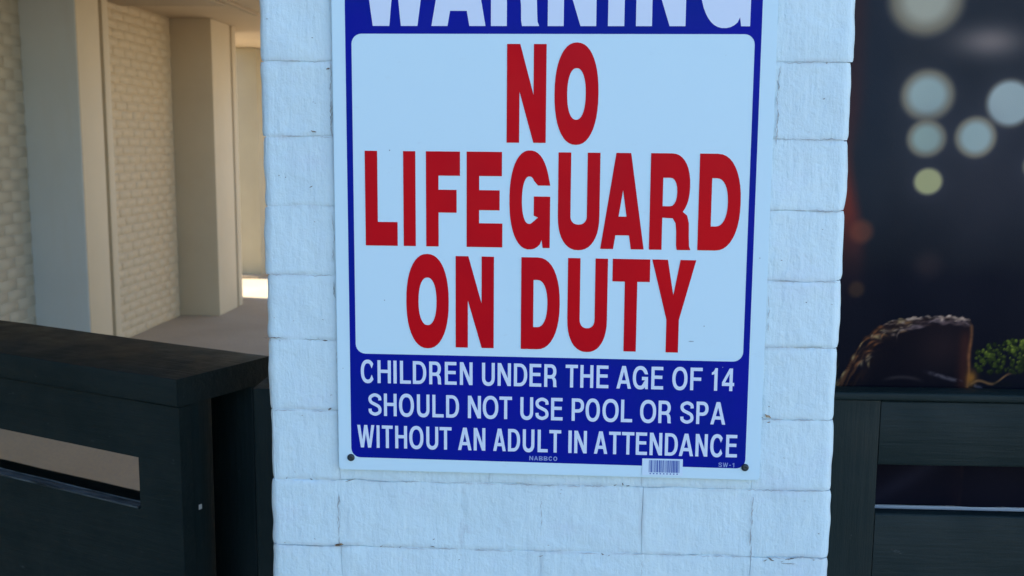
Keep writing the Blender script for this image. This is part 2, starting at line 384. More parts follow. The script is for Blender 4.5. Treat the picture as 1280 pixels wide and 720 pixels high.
# ------------------------------------------------------------------ lettering
def sup(cx, cy, rx, ry, a0, a1, n=14, p=2.25):
    out = []
    for i in range(n+1):
        t_ = math.radians(a0+(a1-a0)*i/n); c_, s_ = math.cos(t_), math.sin(t_)
        out.append((cx+rx*math.copysign(abs(c_)**(2/p), c_), cy+ry*math.copysign(abs(s_)**(2/p), s_)))
    return out
def ribbon(pts, w_, h_, a_, b_):
    P = [(a_/2+x*(w_-a_), b_/2+y*(h_-b_)) for x, y in pts]
    Q = []
    for i in range(len(P)-1):
        p0 = P[max(0, i-1)]; p1 = P[i]; p2 = P[i+1]; p3 = P[min(len(P)-1, i+2)]
        for k in range(5):
            t_ = k/5
            Q.append(tuple(0.5*((2*p1[d])+(-p0[d]+p2[d])*t_+(2*p0[d]-5*p1[d]+4*p2[d]-p3[d])*t_**2+(-p0[d]+3*p1[d]-3*p2[d]+p3[d])*t_**3) for d in (0, 1)))
    Q.append(P[-1]); Lf, Rt = [], []
    for i, q in enumerate(Q):
        A, B_ = Q[max(0, i-1)], Q[min(len(Q)-1, i+1)]
        dx, dy = B_[0]-A[0], B_[1]-A[1]; l = math.hypot(dx, dy) or 1; dx /= l; dy /= l
        th = math.hypot(a_*dy, b_*dx)/2
        Lf.append((q[0]-dy*th, q[1]+dx*th)); Rt.append((q[0]+dy*th, q[1]-dx*th))
    return Lf+Rt[::-1]
def glyph(c, w, h, a, b, heavy):
    os_ = 0.018*h           # overshoot of round letters
    if c == 'I': return [[(0, 0), (w, 0), (w, h), (0, h)]]
    if c == '-': return [[(0, .38*h), (w, .38*h), (w, .38*h+b), (0, .38*h+b)]]
    if c == 'L': return [[(0, 0), (w, 0), (w, b), (a, b), (a, h), (0, h)]]
    if c in 'EF':
        mw = .92*w if c == 'E' else .9*w
        m0, m1 = ((.39*h, .60*h) if heavy else (.465*h, .465*h+b))
        if c == 'F' and heavy: m0, m1 = .36*h, .60*h
        if c == 'F' and not heavy: m0, m1 = .42*h, .42*h+b
        p = [(a, 0), (a, m0), (mw, m0), (mw, m1), (a, m1), (a, h-b), (w if c == 'F' else .98*w, h-b), (w if c == 'F' else .98*w, h), (0, h), (0, 0)]
        if c == 'E': p = [(w, 0), (w, b), (a, b)] + p[1:]
        return [p]
    if c == 'H': return [[(0, 0), (a, 0), (a, .45*h), (w-a, .45*h), (w-a, 0), (w, 0), (w, h), (w-a, h), (w-a, .45*h+b), (a, .45*h+b), (a, h), (0, h)]]
    if c == 'T': return [[((w-a)/2, 0), ((w+a)/2, 0), ((w+a)/2, h-b), (w, h-b), (w, h), (0, h), (0, h-b), ((w-a)/2, h-b)]]
    if c == 'N':
        q = .49 if heavy else .34
        return [[(0, 0), (a, 0), (a, (1-q)*h if not heavy else .52*h), (w-a*(.98 if heavy else 1.1), 0), (w, 0), (w, h), (w-a, h), (w-a, q*h), (a*(1.04 if heavy else 1.1), h), (0, h)]]
    if c == 'O':
        return [sup(w/2, h/2, w/2, h/2+os_, 0, 360, 44)[:-1], sup(w/2, h/2, w/2-a, h/2-b+os_*.3, 0, 360, 36)[:-1]]
    if c == 'D':
        return [[(0, 0)] + sup(w*.42, h/2, w*.58, h/2, -90, 90, 20) + [(0, h)],
                [(a, b)] + sup(w*.42, h/2, w*.58-a, h/2-b, -90, 90, 16) + [(a, h-b)]]
    if c == 'U':
        k = .34*h
        return [[(0, h)] + sup(w/2, k, w/2, k+os_, 180, 360, 20) + [(w, h), (w-a, h)] + sup(w/2, k, w/2-a, k-b+(.0 if not heavy else -.0), 0, -180, 16) + [(a, h)]]
    if c == 'A':
        ap = .58*a; la = a*1.02; sl = (w/2-ap)/h
        cb = .145*h if heavy else .22*h; ct = cb+(.78*b if heavy else b)
        ya = (w/2-la)/sl if sl else h
        ya = min(ya, h*.86)
        return [[(0, 0), (la, 0), (la+sl*cb, cb), (w-la-sl*cb, cb), (w-la, 0), (w, 0), (w/2+ap, h), (w/2-ap, h)],
                [(la+sl*ct, ct), (w/2, ya), (w-la-sl*ct, ct)]]
    if c == 'W':
        if heavy: f = (.19, .42, .58, .81); v, ap = .30*h, .60*h
        else: f = (.20, .38, .62, .80); v, ap = .34*h, .62*h
        hw = a*.5
        return [[(0, h), (a, h), ((f[0]+f[1])/2*w, v), (w/2-hw, h), (w/2+hw, h), ((f[2]+f[3])/2*w, v), (w-a, h), (w, h), (f[3]*w, 0), (f[2]*w, 0), (w/2, ap), (f[1]*w, 0), (f[0]*w, 0)]]
    if c == 'Y':
        return [[(0, h), (a*1.25, h), (w/2, .62*h), (w-a*1.25, h), (w, h), (w/2+a/2, .355*h), (w/2+a/2, 0), (w/2-a/2, 0), (w/2-a/2, .355*h)]]
    if c in 'PR':
        mt = .125*h if heavy else b
        y3 = (.335*h if heavy else .375*h); y2 = y3+mt if not heavy else .455*h; y1 = h-b
        bx = w*.95 if c == 'R' else w
        if c == 'P': y3 = .37*h; y2 = y3+b
        outb = sup(w*.5, (h+y3)/2, bx-w*.5, (h-y3)/2, 90, -90 if c == 'P' else -52, 14)
        hole = [(a, y2)] + sup(w*.48, (y1+y2)/2, bx-a-w*.48, (y1-y2)/2, -90, 90, 10) + [(a, y1)]
        if c == 'P': return [[(0, 0), (0, h)] + outb + [(a, y3), (a, 0)], hole]
        leg = [(w*.90, .36*h), (w*.945, .28*h), (w*.955, .12*h), (w*.965, .04*h), (w, 0), (w-a*1.08, 0), (w*.955-a, .05*h), (w*.95-a, .20*h), (w*.93-a, .28*h), (w*.86-a, y3*.985), (a, y3), (a, 0)]
        return [[(0, 0), (0, h)] + outb + leg, hole]
    if c == 'B':
        return [[(0, 0)] + sup(w*.5, .26*h, w*.5, .26*h, -90, 90, 10) + sup(w*.5, .76*h, w*.45, .24*h, -90, 90, 10) + [(0, h)],
                [(a, b)] + sup(w*.5, .26*h, w*.5-a, .26*h-b, -90, 90, 8) + [(a, .52*h-b)], [(a, .52*h+b*.4)] + sup(w*.5, .76*h, w*.45-a, .24*h-b*.7, -90, 90, 8) + [(a, h-b)]]
    if c == 'C':
        return [sup(w/2, h/2, w/2, h/2+os_, 38, 322, 30) + [(w-a*.95, h*.36)] + sup(w/2, h/2, w/2-a, h/2-b, 318, 42, 26)[1:-1] + [(w-a*.95, h*.64)]]
    if c == 'G':
        xs_ = w-a if heavy else w-b
        out = sup(w/2, h/2, w/2, h/2+os_, 22, 298, 34)
        out[0] = (w, .655*h)
        inn = sup(w/2*.98, h/2, w/2*.98-a, h/2-b, 300, 52, 26)
        yb = .54*h
        return [out + [(w-.20*w, .085*h), (w-.175*w, 0), (w, 0), (w, yb), (.60*w, yb), (.60*w, yb-(.20*h if heavy else b)), (w-a*.95, yb-(.22*h if heavy else b))] + inn[1:] + [(w-a*.98, .655*h)]]
    if c == 'S':
        pts = [(1, .72), (.93, .9), (.5, 1), (.08, .90), (.0, .75), (.14, .61), (.5, .51), (.87, .40), (1, .25), (.92, .09), (.5, 0), (.07, .10), (0, .28)]
        return [ribbon(pts, w, h, a, b)]
    if c == '1': return [[(w-a, 0), (w, 0), (w, h), (w-a*.75, h), (w-a*1.2, .86*h), (0, .80*h), (0, .70*h), (w-a, .73*h)]]
    if c == '4': return [[(w-a*1.5, 0), (w-a*.5, 0), (w-a*.5, .22*h), (w, .22*h), (w, .22*h+b), (w-a*.5, .22*h+b), (w-a*.5, h), (w-a*1.55, h), (0, .22*h+b*1.1), (0, .22*h), (w-a*1.5, .22*h)],
                          [(w-a*1.5, .22*h+b), (w-a*1.5, .76*h), (a*.95, .22*h+b)]]
    return []
def fill(polys, y, V, F):
    loops = [[Vector((x, z, 0)) for x, z in pl] for pl in polys]
    flat = [p for l in loops for p in l]
    b0 = len(V); V += [(p.x, y, p.y) for p in flat]
    for tri in tessellate_polygon(loops):
        A, B_, C_ = (flat[i] for i in tri)
        cr = (B_.x-A.x)*(C_.y-A.y)-(B_.y-A.y)*(C_.x-A.x)
        if abs(cr) < 1e-14: continue
        F.append(tuple(b0+i for i in (tri if cr > 0 else (tri[0], tri[2], tri[1]))))
def text_line(name, spec, zl, zr, a, b, heavy, y, m, parent, label):
    """spec: (char, x0, x1) in mm; zl, zr: (bottom, top) at the line's left and right end, mm"""
    V, F = [], []
    xa, xb = spec[0][1], spec[-1][2]
    for c, x0, x1 in spec:
        k = ((x0+x1)/2-xa)/(xb-xa)
        zb = (zl[0]*(1-k)+zr[0]*k)/1000; zt = (zl[1]*(1-k)+zr[1]*k)/1000
        w_ = (x1-x0)/1000; h_ = zt-zb
        dz = ((zr[0]-zl[0]))/(xb-xa)
        polys = [[(x0/1000+px-SOX, zb+pz+dz*(px-w_/2)) for px, pz in pl] for pl in glyph(c, w_, h_, a, b, heavy)]
        if polys: fill(polys, y, V, F)
    me = bpy.data.meshes.new(name); me.from_pydata(V, [], F)
    o = link(name, me, m, parent)
    if label: o['label'] = label
    return o

SOX = -0.0142
sign = thing('warning_sign', 'blue, white and red no lifeguard on duty warning sign screwed to the white pillar', 'sign', (SOX, -0.0035, 0))
def rrect(x0, x1, z0, z1, r, n=6, dzr=0.0):
    pts = []
    for cx, cz, a0 in ((x1-r, z1-r, 0), (x0+r, z1-r, 90), (x0+r, z0+r, 180), (x1-r, z0+r, 270)):
        for i in range(n+1):
            an = math.radians(a0+90*i/n)
            x, z = cx+r*math.cos(an), cz+r*math.sin(an)
            pts.append((x, z + dzr*(x-x0)/(x1-x0)*(1 if cz < (z0+z1)/2 else 0)))
    return pts
SX0, SX1, SZ0, SZ1 = -0.2424, 0.2142, 1.1465, 1.755
# plate
bm = bmesh.new()
pts = rrect(SX0-SOX, SX1-SOX, SZ0, SZ1, 0.004, 4, -0.0020)
f = bm.faces.new([bm.verts.new((x, -0.0022, z)) for x, z in pts])
ex = bmesh.ops.extrude_face_region(bm, geom=[f])
for v in [g for g in ex['geom'] if isinstance(g, bmesh.types.BMVert)]: v.co.y = -0.0002
bmesh.ops.recalc_face_normals(bm, faces=bm.faces[:])
bmesh.ops.bevel(bm, geom=[e for e in bm.edges if abs(e.verts[0].co.y+0.0022) < 1e-6 and abs(e.verts[1].co.y+0.0022) < 1e-6], offset=0.0006, segments=2, affect='EDGES')
me = bpy.data.meshes.new('plate'); bm.to_mesh(me); bm.free(); link('plate', me, M_SWHITE, sign)
V, F = [], []
YP, YL = -0.0024, -0.0026
outer = rrect(-0.2282-SOX, 0.1985-SOX, 1.1610, 1.741, 0.010, 6, -0.0037)
inner = rrect(-0.2218-SOX, 0.1920-SOX, 1.2765, 1.6135, 0.0105, 6, -0.0022)
fill([outer, inner], YP, V, F)
me = bpy.data.meshes.new('blue_print'); me.from_pydata(V, [], F); link('blue_border', me, M_SBLUE, sign)
text_line('lettering', [('W', -213.5, -138.7), ('A', -138.4, -82.6), ('R', -77.0, -27.4), ('N', -18.7, 30.8), ('I', 42.8, 59.4), ('N', 71.2, 121.4), ('G', 134.8, 186.6)],
          (1621.3, 1726), (1621.3, 1726), 0.0163, 0.0262, True, YL, M_SLET, sign, 'white word WARNING in the blue band across the top')
text_line('lettering', [('N', -60.2, -19.5), ('O', -10.9, 34.4)], (1502.8, 1603.4), (1502.7, 1603.1), 0.0131, 0.0245, True, YL, M_SRED, sign, 'red word NO')
text_line('lettering', [('L', -209.4, -175.2), ('I', -168.8, -155.9), ('F', -144.8, -108.9), ('E', -101.9, -64.1), ('G', -56.9, -14.1), ('U', -5.9, 37.6), ('A', 39.0, 84.5), ('R', 89.9, 133.2), ('D', 140.3, 183.6)],
          (1393.7, 1493.4), (1392.3, 1492.8), 0.0132, 0.0252, True, YL, M_SRED, sign, 'red word LIFEGUARD')
text_line('lettering', [('O', -166.5, -121.0), ('N', -113.6, -72.8), ('D', -43.8, -2.7), ('U', 5.5, 47.5), ('T', 52.5, 91.8), ('Y', 93.8, 139.7)],
          (1285.4, 1383.7), (1283.0, 1382.0), 0.0131, 0.0240, True, YL, M_SRED, sign, 'red words ON DUTY')
SA, SB = 0.00335, 0.0036
text_line('lettering', [('C', -216.6, -201.5), ('H', -198.4, -183.9), ('I', -181.1, -177.6), ('L', -174.0, -162.2), ('D', -160.0, -145.5), ('R', -142.3, -129.0), ('E', -125.4, -112.6), ('N', -109.1, -95.4), ('U', -85.2, -71.5), ('N', -68.4, -54.1), ('D', -50.9, -36.6), ('E', -34.1, -21.4), ('R', -18.3, -4.7), ('T', 4.5, 17.6), ('H', 20.3, 34.2), ('E', 37.6, 50.4), ('A', 58.9, 74.5), ('G', 76.2, 92.4), ('E', 95.9, 108.6), ('O', 118.2, 134.2), ('F', 137.2, 150.0), ('1', 159.8, 165.9), ('4', 170.8, 183.6)],
          (1244.4, 1269.6), (1242.4, 1266.9), SA, SB, False, YL, M_SLET, sign, 'white line CHILDREN UNDER THE AGE OF 14')
text_line('lettering', [('S', -208.7, -194.5), ('H', -191.8, -177.9), ('O', -175.3, -159.1), ('U', -155.8, -142.1), ('L', -139.0, -126.7), ('D', -124.1, -110.0), ('N', -100.4, -86.3), ('O', -84.3, -67.5), ('T', -66.3, -52.7), ('U', -43.7, -29.9), ('S', -27.4, -13.3), ('E', -10.6, 1.9), ('P', 11.6, 24.8), ('O', 26.5, 41.8), ('O', 44.6, 61.9), ('L', 64.4, 76.5), ('O', 84.8, 101.9), ('R', 104.4, 118.1), ('S', 127.7, 141.8), ('P', 144.7, 157.5), ('A', 159.8, 175.7)],
          (1208.0, 1233.0), (1205.5, 1230.1), SA, SB, False, YL, M_SLET, sign, 'white line SHOULD NOT USE POOL OR SPA')
text_line('lettering', [('W', -221.4, -202.6), ('I', -200.2, -196.9), ('T', -194.4, -182.5), ('H', -179.8, -166.8), ('O', -164.4, -148.9), ('U', -145.8, -132.7), ('T', -131.3, -118.2), ('A', -111.1, -96.4), ('N', -94.1, -81.4), ('A', -72.9, -59.1), ('D', -56.8, -43.7), ('U', -40.8, -28.2), ('L', -24.7, -13.7), ('T', -12.1, 0.7), ('I', 8.5, 12.1), ('N', 14.9, 28.4), ('A', 36.2, 50.6), ('T', 52.2, 64.7), ('T', 66.0, 79.3), ('E', 81.1, 93.2), ('N', 95.9, 109.3), ('D', 112.2, 126.0), ('A', 127.3, 142.6), ('N', 144.9, 157.8), ('C', 160.6, 175.0), ('E', 177.3, 189.3)],
          (1172.2, 1197.5), (1169.6, 1194.4), SA, SB, False, YL, M_SLET, sign, 'white line WITHOUT AN ADULT IN ATTENDANCE')
text_line('lettering', [(c, -33.5+i*5.2, -33.5+i*5.2+4.2) for i, c in enumerate('NABBCO')], (1161.7, 1166.5), (1161.6, 1166.3), 0.0010, 0.0009, False, YL, M_FAINT, sign, 'tiny maker name at the foot')
text_line('lettering', [('S', 170.1, 173.8), ('W', 174.6, 180.2), ('-', 181.4, 183.2), ('1', 184.6, 186.8)], (1158.7, 1163.7), (1158.4, 1163.4), 0.0008, 0.0008, False, YL, M_FAINT, sign, 'tiny white product code')
V, F = [], []
for (x, z, lw, lh) in ((0.1370, 1.2955, 0.006, 0.0010), (0.150, 1.312, 0.0012, 0.0014), (-0.183, 1.494, 0.0014, 0.0016), (-0.196, 1.630, 0.0006, 0.004), (0.171, 1.268, 0.001, 0.0008),
                       (-0.19, 1.335, 0.0012, 0.0012), (0.1515, 1.44, 0.0009, 0.0016), (0.2055, 1.385, 0.0016, 0.0010), (-0.236, 1.26, 0.0012, 0.0008), (0.02, 1.60, 0.0009, 0.0009)):
    fill([[(x-SOX+lw/2*math.cos(q), z+lh/2*math.sin(q)) for q in (0, .7, 1.7, 2.6, 3.3, 4.3, 5.3)]], -0.00245, V, F)
me = bpy.data.meshes.new('scuffs'); me.from_pydata(V, [], F); o = link('scuff_marks', me, mat('scuff_grey', (0.26, 0.33, 0.36), 0.8)[0], sign); o['label'] = 'small grey scuffs and specks'; o['kind'] = 'stuff'
# barcode sticker
o = box('barcode_sticker', (0.0884-SOX, 0.1318-SOX, -0.0029, -0.00265, 1.1478, 1.1664), M_STICK, sign, bev=0)
V, F = [], []
x = 0.0956; rb = random.Random(3)
while x < 0.1282:
    bw = rb.choice((0.0004, 0.0006, 0.0009, 0.0013))
    fill([[(x-SOX, 1.1512), (min(x+bw, 0.1285)-SOX, 1.1512), (min(x+bw, 0.1285)-SOX, 1.1648), (x-SOX, 1.1648)]], -0.00305, V, F)
    x += bw + rb.choice((0.0003, 0.0004, 0.0007))
for k in range(9):
    xx = 0.0965+k*0.0036
    fill([[(xx-SOX, 1.1492), (xx+0.0016-SOX, 1.1492), (xx+0.0016-SOX, 1.1504), (xx-SOX, 1.1504)]], -0.00305, V, F)
me = bpy.data.meshes.new('bars'); me.from_pydata(V, [], F); link('bars', me, M_BARS, o)
# four corner screws
def screw_mesh():
    bm = bmesh.new(); prof = [(0.0040, 0.0), (0.0041, -0.0008), (0.0036, -0.0017), (0.0026, -0.0023), (0.0013, -0.0026)]
    rings = []
    for r, y in prof:
        rings.append([bm.verts.new((r*math.cos(2*math.pi*i/20), y, r*math.sin(2*math.pi*i/20))) for i in range(20)])
    for A, B_ in zip(rings, rings[1:]):
        for i in range(20): bm.faces.new((A[i], A[(i+1) % 20], B_[(i+1) % 20], B_[i]))
    c = bm.verts.new((0, -0.0012, 0))           # drive recess
    for i in range(20): bm.faces.new((rings[-1][i], rings[-1][(i+1) % 20], c))
    bmesh.ops.recalc_face_normals(bm, faces=bm.faces[:])
    for f in bm.faces: f.smooth = True
    me = bpy.data.meshes.new('screw'); bm.to_mesh(me); bm.free(); return me
sm = screw_mesh()
for X, Z in ((-0.2287, 1.1605), (0.1984, 1.1587), (-0.2287, 1.7415), (0.1990, 1.7415)):
    o = link('screw', sm, M_SCREW, sign); o.location = (X-SOX, -0.0022, Z)

# ------------------------------------------------------------------ left gate: a double-skinned boarded panel, swung open
gate = thing('pool_gate', 'dark green-black boarded gate with a wide cap, standing left of the white pillar', 'gate', (-0.492, 0.18, 0), math.atan2(0.43338, -0.90121) - math.pi)
# gate frame: local +X points towards the pillar end, s = -x ; local y = -v
def G(s0, s1, v0, v1, z0, z1): return (-s1, -s0, v0, v1, z0, z1)
# local axes after rotation by (atan2 - pi): x' = -u, y' = -(perp) ; choose sign so that +y' = v
LG = 1.35
wood('top_cap', G(0.0, LG, 0.0, 0.178, 1.163, 1.2), gate, 1, label='wide flat cap board along the top of the gate')
wood('end_post', G(0.004, 0.088, 0.0245, 0.064, 0.05, 1.1625), gate, 2, 'z')
wood('end_post', G(0.004, 0.088, 0.142, 0.172, 0.05, 1.1625), gate, 3, 'z')
wood('end_panel', G(0.10, 0.118, 0.0665, 0.1415, 0.05, 1.1622), gate, 14, 'z')
wood('end_post', G(LG-0.088, LG-0.004, 0.0245, 0.064, 0.05, 1.1625), gate, 2, 'z')
zz = 1.1622
fpz = [(0.05, 1.1622)]
bmf = bmesh.new()
def fbox(s0, s1, za, zb):
    m2 = box_mesh('tmp', *G(s0, s1, 0.0035, 0.024, za, zb), 0); bmf.from_mesh(m2); bpy.data.meshes.remove(m2)
fbox(0.001, 0.0785, 0.05, 1.1622); fbox(LG-0.08, LG-0.001, 0.05, 1.1622)
for za, zb in ((1.085, 1.1622), (0.823, 1.013), (0.561, 0.751), (0.299, 0.489), (0.05, 0.227)): fbox(0.0785, LG-0.08, za, zb)
bmesh.ops.remove_doubles(bmf, verts=bmf.verts[:], dist=0.0001)
me = bpy.data.meshes.new('front_panel'); bmf.to_mesh(me); bmf.free()
link('front_panel', me, M_DARK, gate)['label'] = 'flush front panel with long horizontal slots'
for k, (za, zb) in enumerate(((1.085, 1.1622), (0.790, 0.955), (0.540, 0.715), (0.285, 0.465), (0.06, 0.21))):
    wood('board', G(0.004, LG-0.004, 0.1725, 0.1775 if k else 0.1775, za, zb), gate, 25+k)
wood('worn_edge', G(0.085, LG-0.09, 0.0042, 0.0230, 1.0132, 1.0142), gate, 31, mt=M_EDGE, label='pale scraped top edge of the board below the slot')
o = box('paint_chip', (0.0001, 0.0008, 0.031, 0.036, 1.018, 1.0245), M_CHIP, gate, bev=0, label='tiny bare fleck on the end of the gate')
o.data.vertices[0].co.x += 0.0
wood_post = thing('gate_post', 'slim dark timber post between the gate end and the white pillar', 'post', (-0.362, 0.27, 0))
wood('post', (-0.037, 0.037, -0.07, 0.045, 0.0, 1.186), wood_post, 41, 'z')

# ------------------------------------------------------------------ right fence
fence = thing('pool_fence', 'dark green-black timber fence under the food banner, right of the pillar', 'fence', (0.3005, 0.17, 0))
FW = 1.35
def Fx(x0, x1, y0, y1, z0, z1): return (x0-0.3005, x1-0.3005, y0-0.17, y1-0.17, z0, z1)
wood('top_rail', Fx(0.2990, 1.65, 0.163, 0.197, 1.1935, 1.2035), fence, 51)
wood('stile', Fx(0.2990, 0.3918, 0.166, 0.188, 0.0, 1.1930), fence, 52, 'z')
wood('stile', Fx(1.56, 1.65, 0.166, 0.188, 0.0, 1.1930), fence, 53, 'z')
for k, (za, zb) in enumerate(((1.1115, 1.1925), (0.858, 1.0490), (0.596, 0.786), (0.334, 0.524), (0.07, 0.262))):
    wood('board', Fx(0.3926, 1.559, 0.1675, 0.1875, za, zb), fence, 54+k)
wood('rear_post', Fx(0.305, 0.335, 0.236, 0.29, 0.0, 1.19), fence, 61, 'z')
wood('rear_post', Fx(1.56, 1.65, 0.236, 0.30, 0.0, 2.05), fence, 62, 'z')
wood('rear_panel', Fx(0.336, 1.559, 0.275, 0.288, 0.06, 1.05), fence, 63)

# ------------------------------------------------------------------ printed banner with blurred lights and a dish
IRR = np.array([0.56, 0.72, 0.98])*1.12
def s2l(c): c = np.array(c, float)/255; return np.where(c <= .04045, c/12.92, ((c+.055)/1.055)**2.4)
def banner():
    xs = np.concatenate([np.arange(0.312, 0.62, 0.0014), np.arange(0.62, 1.62, 0.008)])
    zs = np.concatenate([np.arange(1.0475, 1.70, 0.0014), np.arange(1.70, 1.99, 0.008)])
    X, Z = np.meshgrid(xs, zs)
    rng = np.random.RandomState(5)
    def vn(sx, sz, seed, oct=4):      # cheap value noise
        tot = np.zeros_like(X); amp = 1; s = 0
        for o_ in range(oct):
            r = np.random.RandomState(seed+o_); T = r.rand(64, 64)
            u_ = X*sx*2**o_ + 7.1*o_; v_ = Z*sz*2**o_ + 3.7*o_
            i, j = np.floor(u_).astype(int), np.floor(v_).astype(int); fu, fv = u_-i, v_-j
            fu = fu*fu*(3-2*fu); fv = fv*fv*(3-2*fv)
            g_ = lambda a_, b_: T[a_ % 64, b_ % 64]
            tot += amp*((g_(i, j)*(1-fu)+g_(i+1, j)*fu)*(1-fv)+(g_(i, j+1)*(1-fu)+g_(i+1, j+1)*fu)*fv); s += amp; amp *= .5
        return tot/s
    def sm(e0, e1, x): t_ = np.clip((x-e0)/(e1-e0), 0, 1); return t_*t_*(3-2*t_)
    C = np.zeros(X.shape+(3,))
    def lay(mask, col):
        nonlocal C; m_ = np.clip(mask, 0, 1)[..., None]; C = C*(1-m_)+np.array(col, float)*m_
    k = sm(1.22, 1.52, Z)[..., None]
    C = np.array([4, 7, 16.])*(1-k)+np.array([30, 38, 50.])*k
    # slightly lighter haze at right, dark vertical fold of tone at left
    lay(0.5*np.exp(-(((X-.53)/.09)**2+((Z-1.46)/.09)**2)), (40, 44, 58))
    lay(0.65*np.exp(-(((X-.375)/.03)**2))*sm(1.3, 1.6, Z), (28, 38, 54))
    lay(0.8*sm(1.37, 1.33, Z), (11, 15, 29))
    lay(0.14*vn(18, 18, 40, 3)*sm(1.2, 1.4, Z), (70, 72, 86))
    # red glow along the left edge
    lay(0.75*sm(.372, .35, X+0.012*np.sin(Z*22))*np.exp(-((Z-1.45)/.075)**2), (112, 46, 42))
    lay(0.35*sm(.372, .35, X)*sm(1.48, 1.56, Z), (60, 34, 40))
    lay(0.55*sm(.020, .008, np.hypot(X-.369, Z-1.397)), (100, 60, 52))
    lay(0.40*sm(.014, .006, np.hypot(X-.366, Z-1.325)), (78, 58, 44))
    lay(0.22*sm(.026, .004, np.hypot(X-.452, Z-1.357)), (80, 62, 64))
    # soft pale smear between the lamps
    lay(0.75*np.exp(-(((X-.507)/.040)**2+((Z-1.627)/.018)**2)), (112, 110, 118))
    # bokeh discs: centre, radius, softness
    D = [(.4305, 1.677, .041, .012, (136, 146, 146)), (.4390, 1.5635, .0300, .0075, (128, 152, 163)), (.5375, 1.5545, .0300, .0040, (130, 152, 166)),
         (.4405, 1.5115, .0222, .0055, (122, 146, 152)), (.4985, 1.5135, .0245, .0055, (124, 148, 160)), (.4455, 1.4595, .0178, .0022, (140, 148, 120)),
         (.5740, 1.4790, .0170, .003, (132, 142, 118)), (.66, 1.60, .035, .008, (126, 148, 156)), (.74, 1.52, .03, .006, (126, 148, 156)), (.83, 1.66, .04, .01, (136, 146, 146)), (.62, 1.76, .045, .012, (136, 146, 146)), (.97, 1.55, .03, .006, (124, 148, 158))]
    for cx, cz, r, sf, col in D:
        d = np.hypot(X-cx, (Z-cz)*1.02)
        lay(0.30*np.exp(-np.clip(d-r, 0, None)/.012), (58, 64, 80))
        lay((.75 if sf > .0045 else .35)*sm(r*1.0+sf*.9, r*1.0-sf*.4, d), (112, 112, 104))
        lay(sm(r*1.04, r*1.04-sf*1.9-.0015, d), np.array(col)*.98)
    # loaf: dark body, crusty pale top edge, glowing cut side at the right
    def top(x):
        p = np.interp(x, [.330, .3486, .359, .3677, .379, .3964, .4175, .452, .4827, .5066, .513, .53], [1.170, 1.208, 1.2285, 1.246, 1.264, 1.2795, 1.288, 1.2925, 1.2935, 1.2895, 1.279, 1.24])
        return p + .0008*np.sin(x*420) + .0006*np.sin(x*760+1)
    T = top(X); Zk = Z; Z = T-Zk; n1_, n2_, n3_ = vn(60, 150, 3, 3), vn(90, 230, 9, 3), vn(40, 190, 21, 3); n4_, n5_ = vn(55, 170, 33, 3), vn(70, 140, 55, 3); Z = Zk
    inside = sm(.0, .003, T-Z)*sm(.5135, .5085, X)*sm(.3455, .3475, X)
    lay(inside, (12, 13, 24))
    lay(inside*0.6*np.exp(-((X-.475)/.035)**2)*np.exp(-((Z-1.255)/.03)**2), (34, 27, 34))
    bw = .010+.020*sm(.46, .38, X)
    lay(inside*np.exp(-((T-Z)/(bw*1.2))**2)*.85*sm(.3, .6, n3_), (28, 22, 26))
    lay(inside*sm(.40, .37, X)*np.exp(-((T-Z)/(bw*1.3))**2)*.8*sm(.35, .6, n1_), (74, 50, 38))
    rs = np.random.RandomState(8)
    slope = np.gradient(T[0], xs)
    for i_ in range(210):
        x0_ = .350+.158*rs.rand()**.8; j_ = np.searchsorted(xs, x0_); bwx = .009+.022*np.clip((.46-x0_)/.08, 0, 1)
        dd = bwx*rs.rand()**1.3; ang = math.atan(slope[j_])*(.9+.2*rs.rand()) + rs.randn()*.22
        cx, cz = x0_+dd*math.sin(ang), T[0, j_]-dd*math.cos(ang)
        ln = .002+.0045*rs.rand(); th = .0007+.0015*rs.rand()
        if x0_ > .43 and dd < .0045: col = ((166, 154, 150), (20, 17, 24), (146, 132, 130))[rs.randint(3)]; ln *= .8; ang *= .6; th *= 1.2
        elif x0_ > .43: col = ((104, 96, 108), (20, 18, 28), (70, 60, 68))[rs.randint(3)]
        elif x0_ > .40: col = ((132, 120, 118), (110, 84, 62), (24, 20, 26), (126, 116, 92))[rs.randint(4)]
        else: col = ((124, 112, 84), (108, 70, 48), (130, 124, 108), (26, 18, 22))[rs.randint(4)]
        u_ = (X-cx)*math.cos(ang)+(Z-cz)*math.sin(ang); v_ = -(X-cx)*math.sin(ang)+(Z-cz)*math.cos(ang)+(.25*u_**2/.006 if x0_ < .43 else 0)
        lay(.8*np.exp(-((u_/ln)**2+(v_/th)**2))*sm(-.001, .001, T-Z), np.array(col)*(.72+.4*rs.rand()))
    lay(sm(.353, .345, X)*sm(1.238, 1.21, Z)*sm(.3, .7, n1_), (128, 120, 84))
    gl = inside*np.exp(-((X-.5098-.0012*np.sin(Z*130))/.0026)**2)*sm(1.288, 1.275, Z)*(.45+.6*vn(40, 160, 91, 3))
    lay(gl*0.9, (150, 104, 66)); lay(inside*0.5*np.exp(-((X-.503)/.007)**2)*sm(1.285, 1.262, Z), (62, 34, 32))
    lay(0.8*np.exp(-(((X-.5135)/.006)**2+((Z-1.214)/.010)**2)), (140, 98, 44))
    # plate edge and crumbs
    lay(0.6*sm(.004, .0005, abs(Z-(1.222-.28*(X-.455))))*sm(.45, .47, X)*sm(.56, .54, X)*sm(.42, .6, n1_), (92, 92, 108))
    lay(0.5*sm(.004, .0, abs(Z-(1.214-8*(X-.43)**2)))*sm(.40, .42, X)*sm(.46, .44, X), (58, 56, 62))
    lay(0.7*sm(.003, .0, abs(Z-(1.206+.25*(X-.515)+.004*np.sin(X*160))))*sm(.505, .52, X)*sm(.57, .55, X), (132, 100, 66))
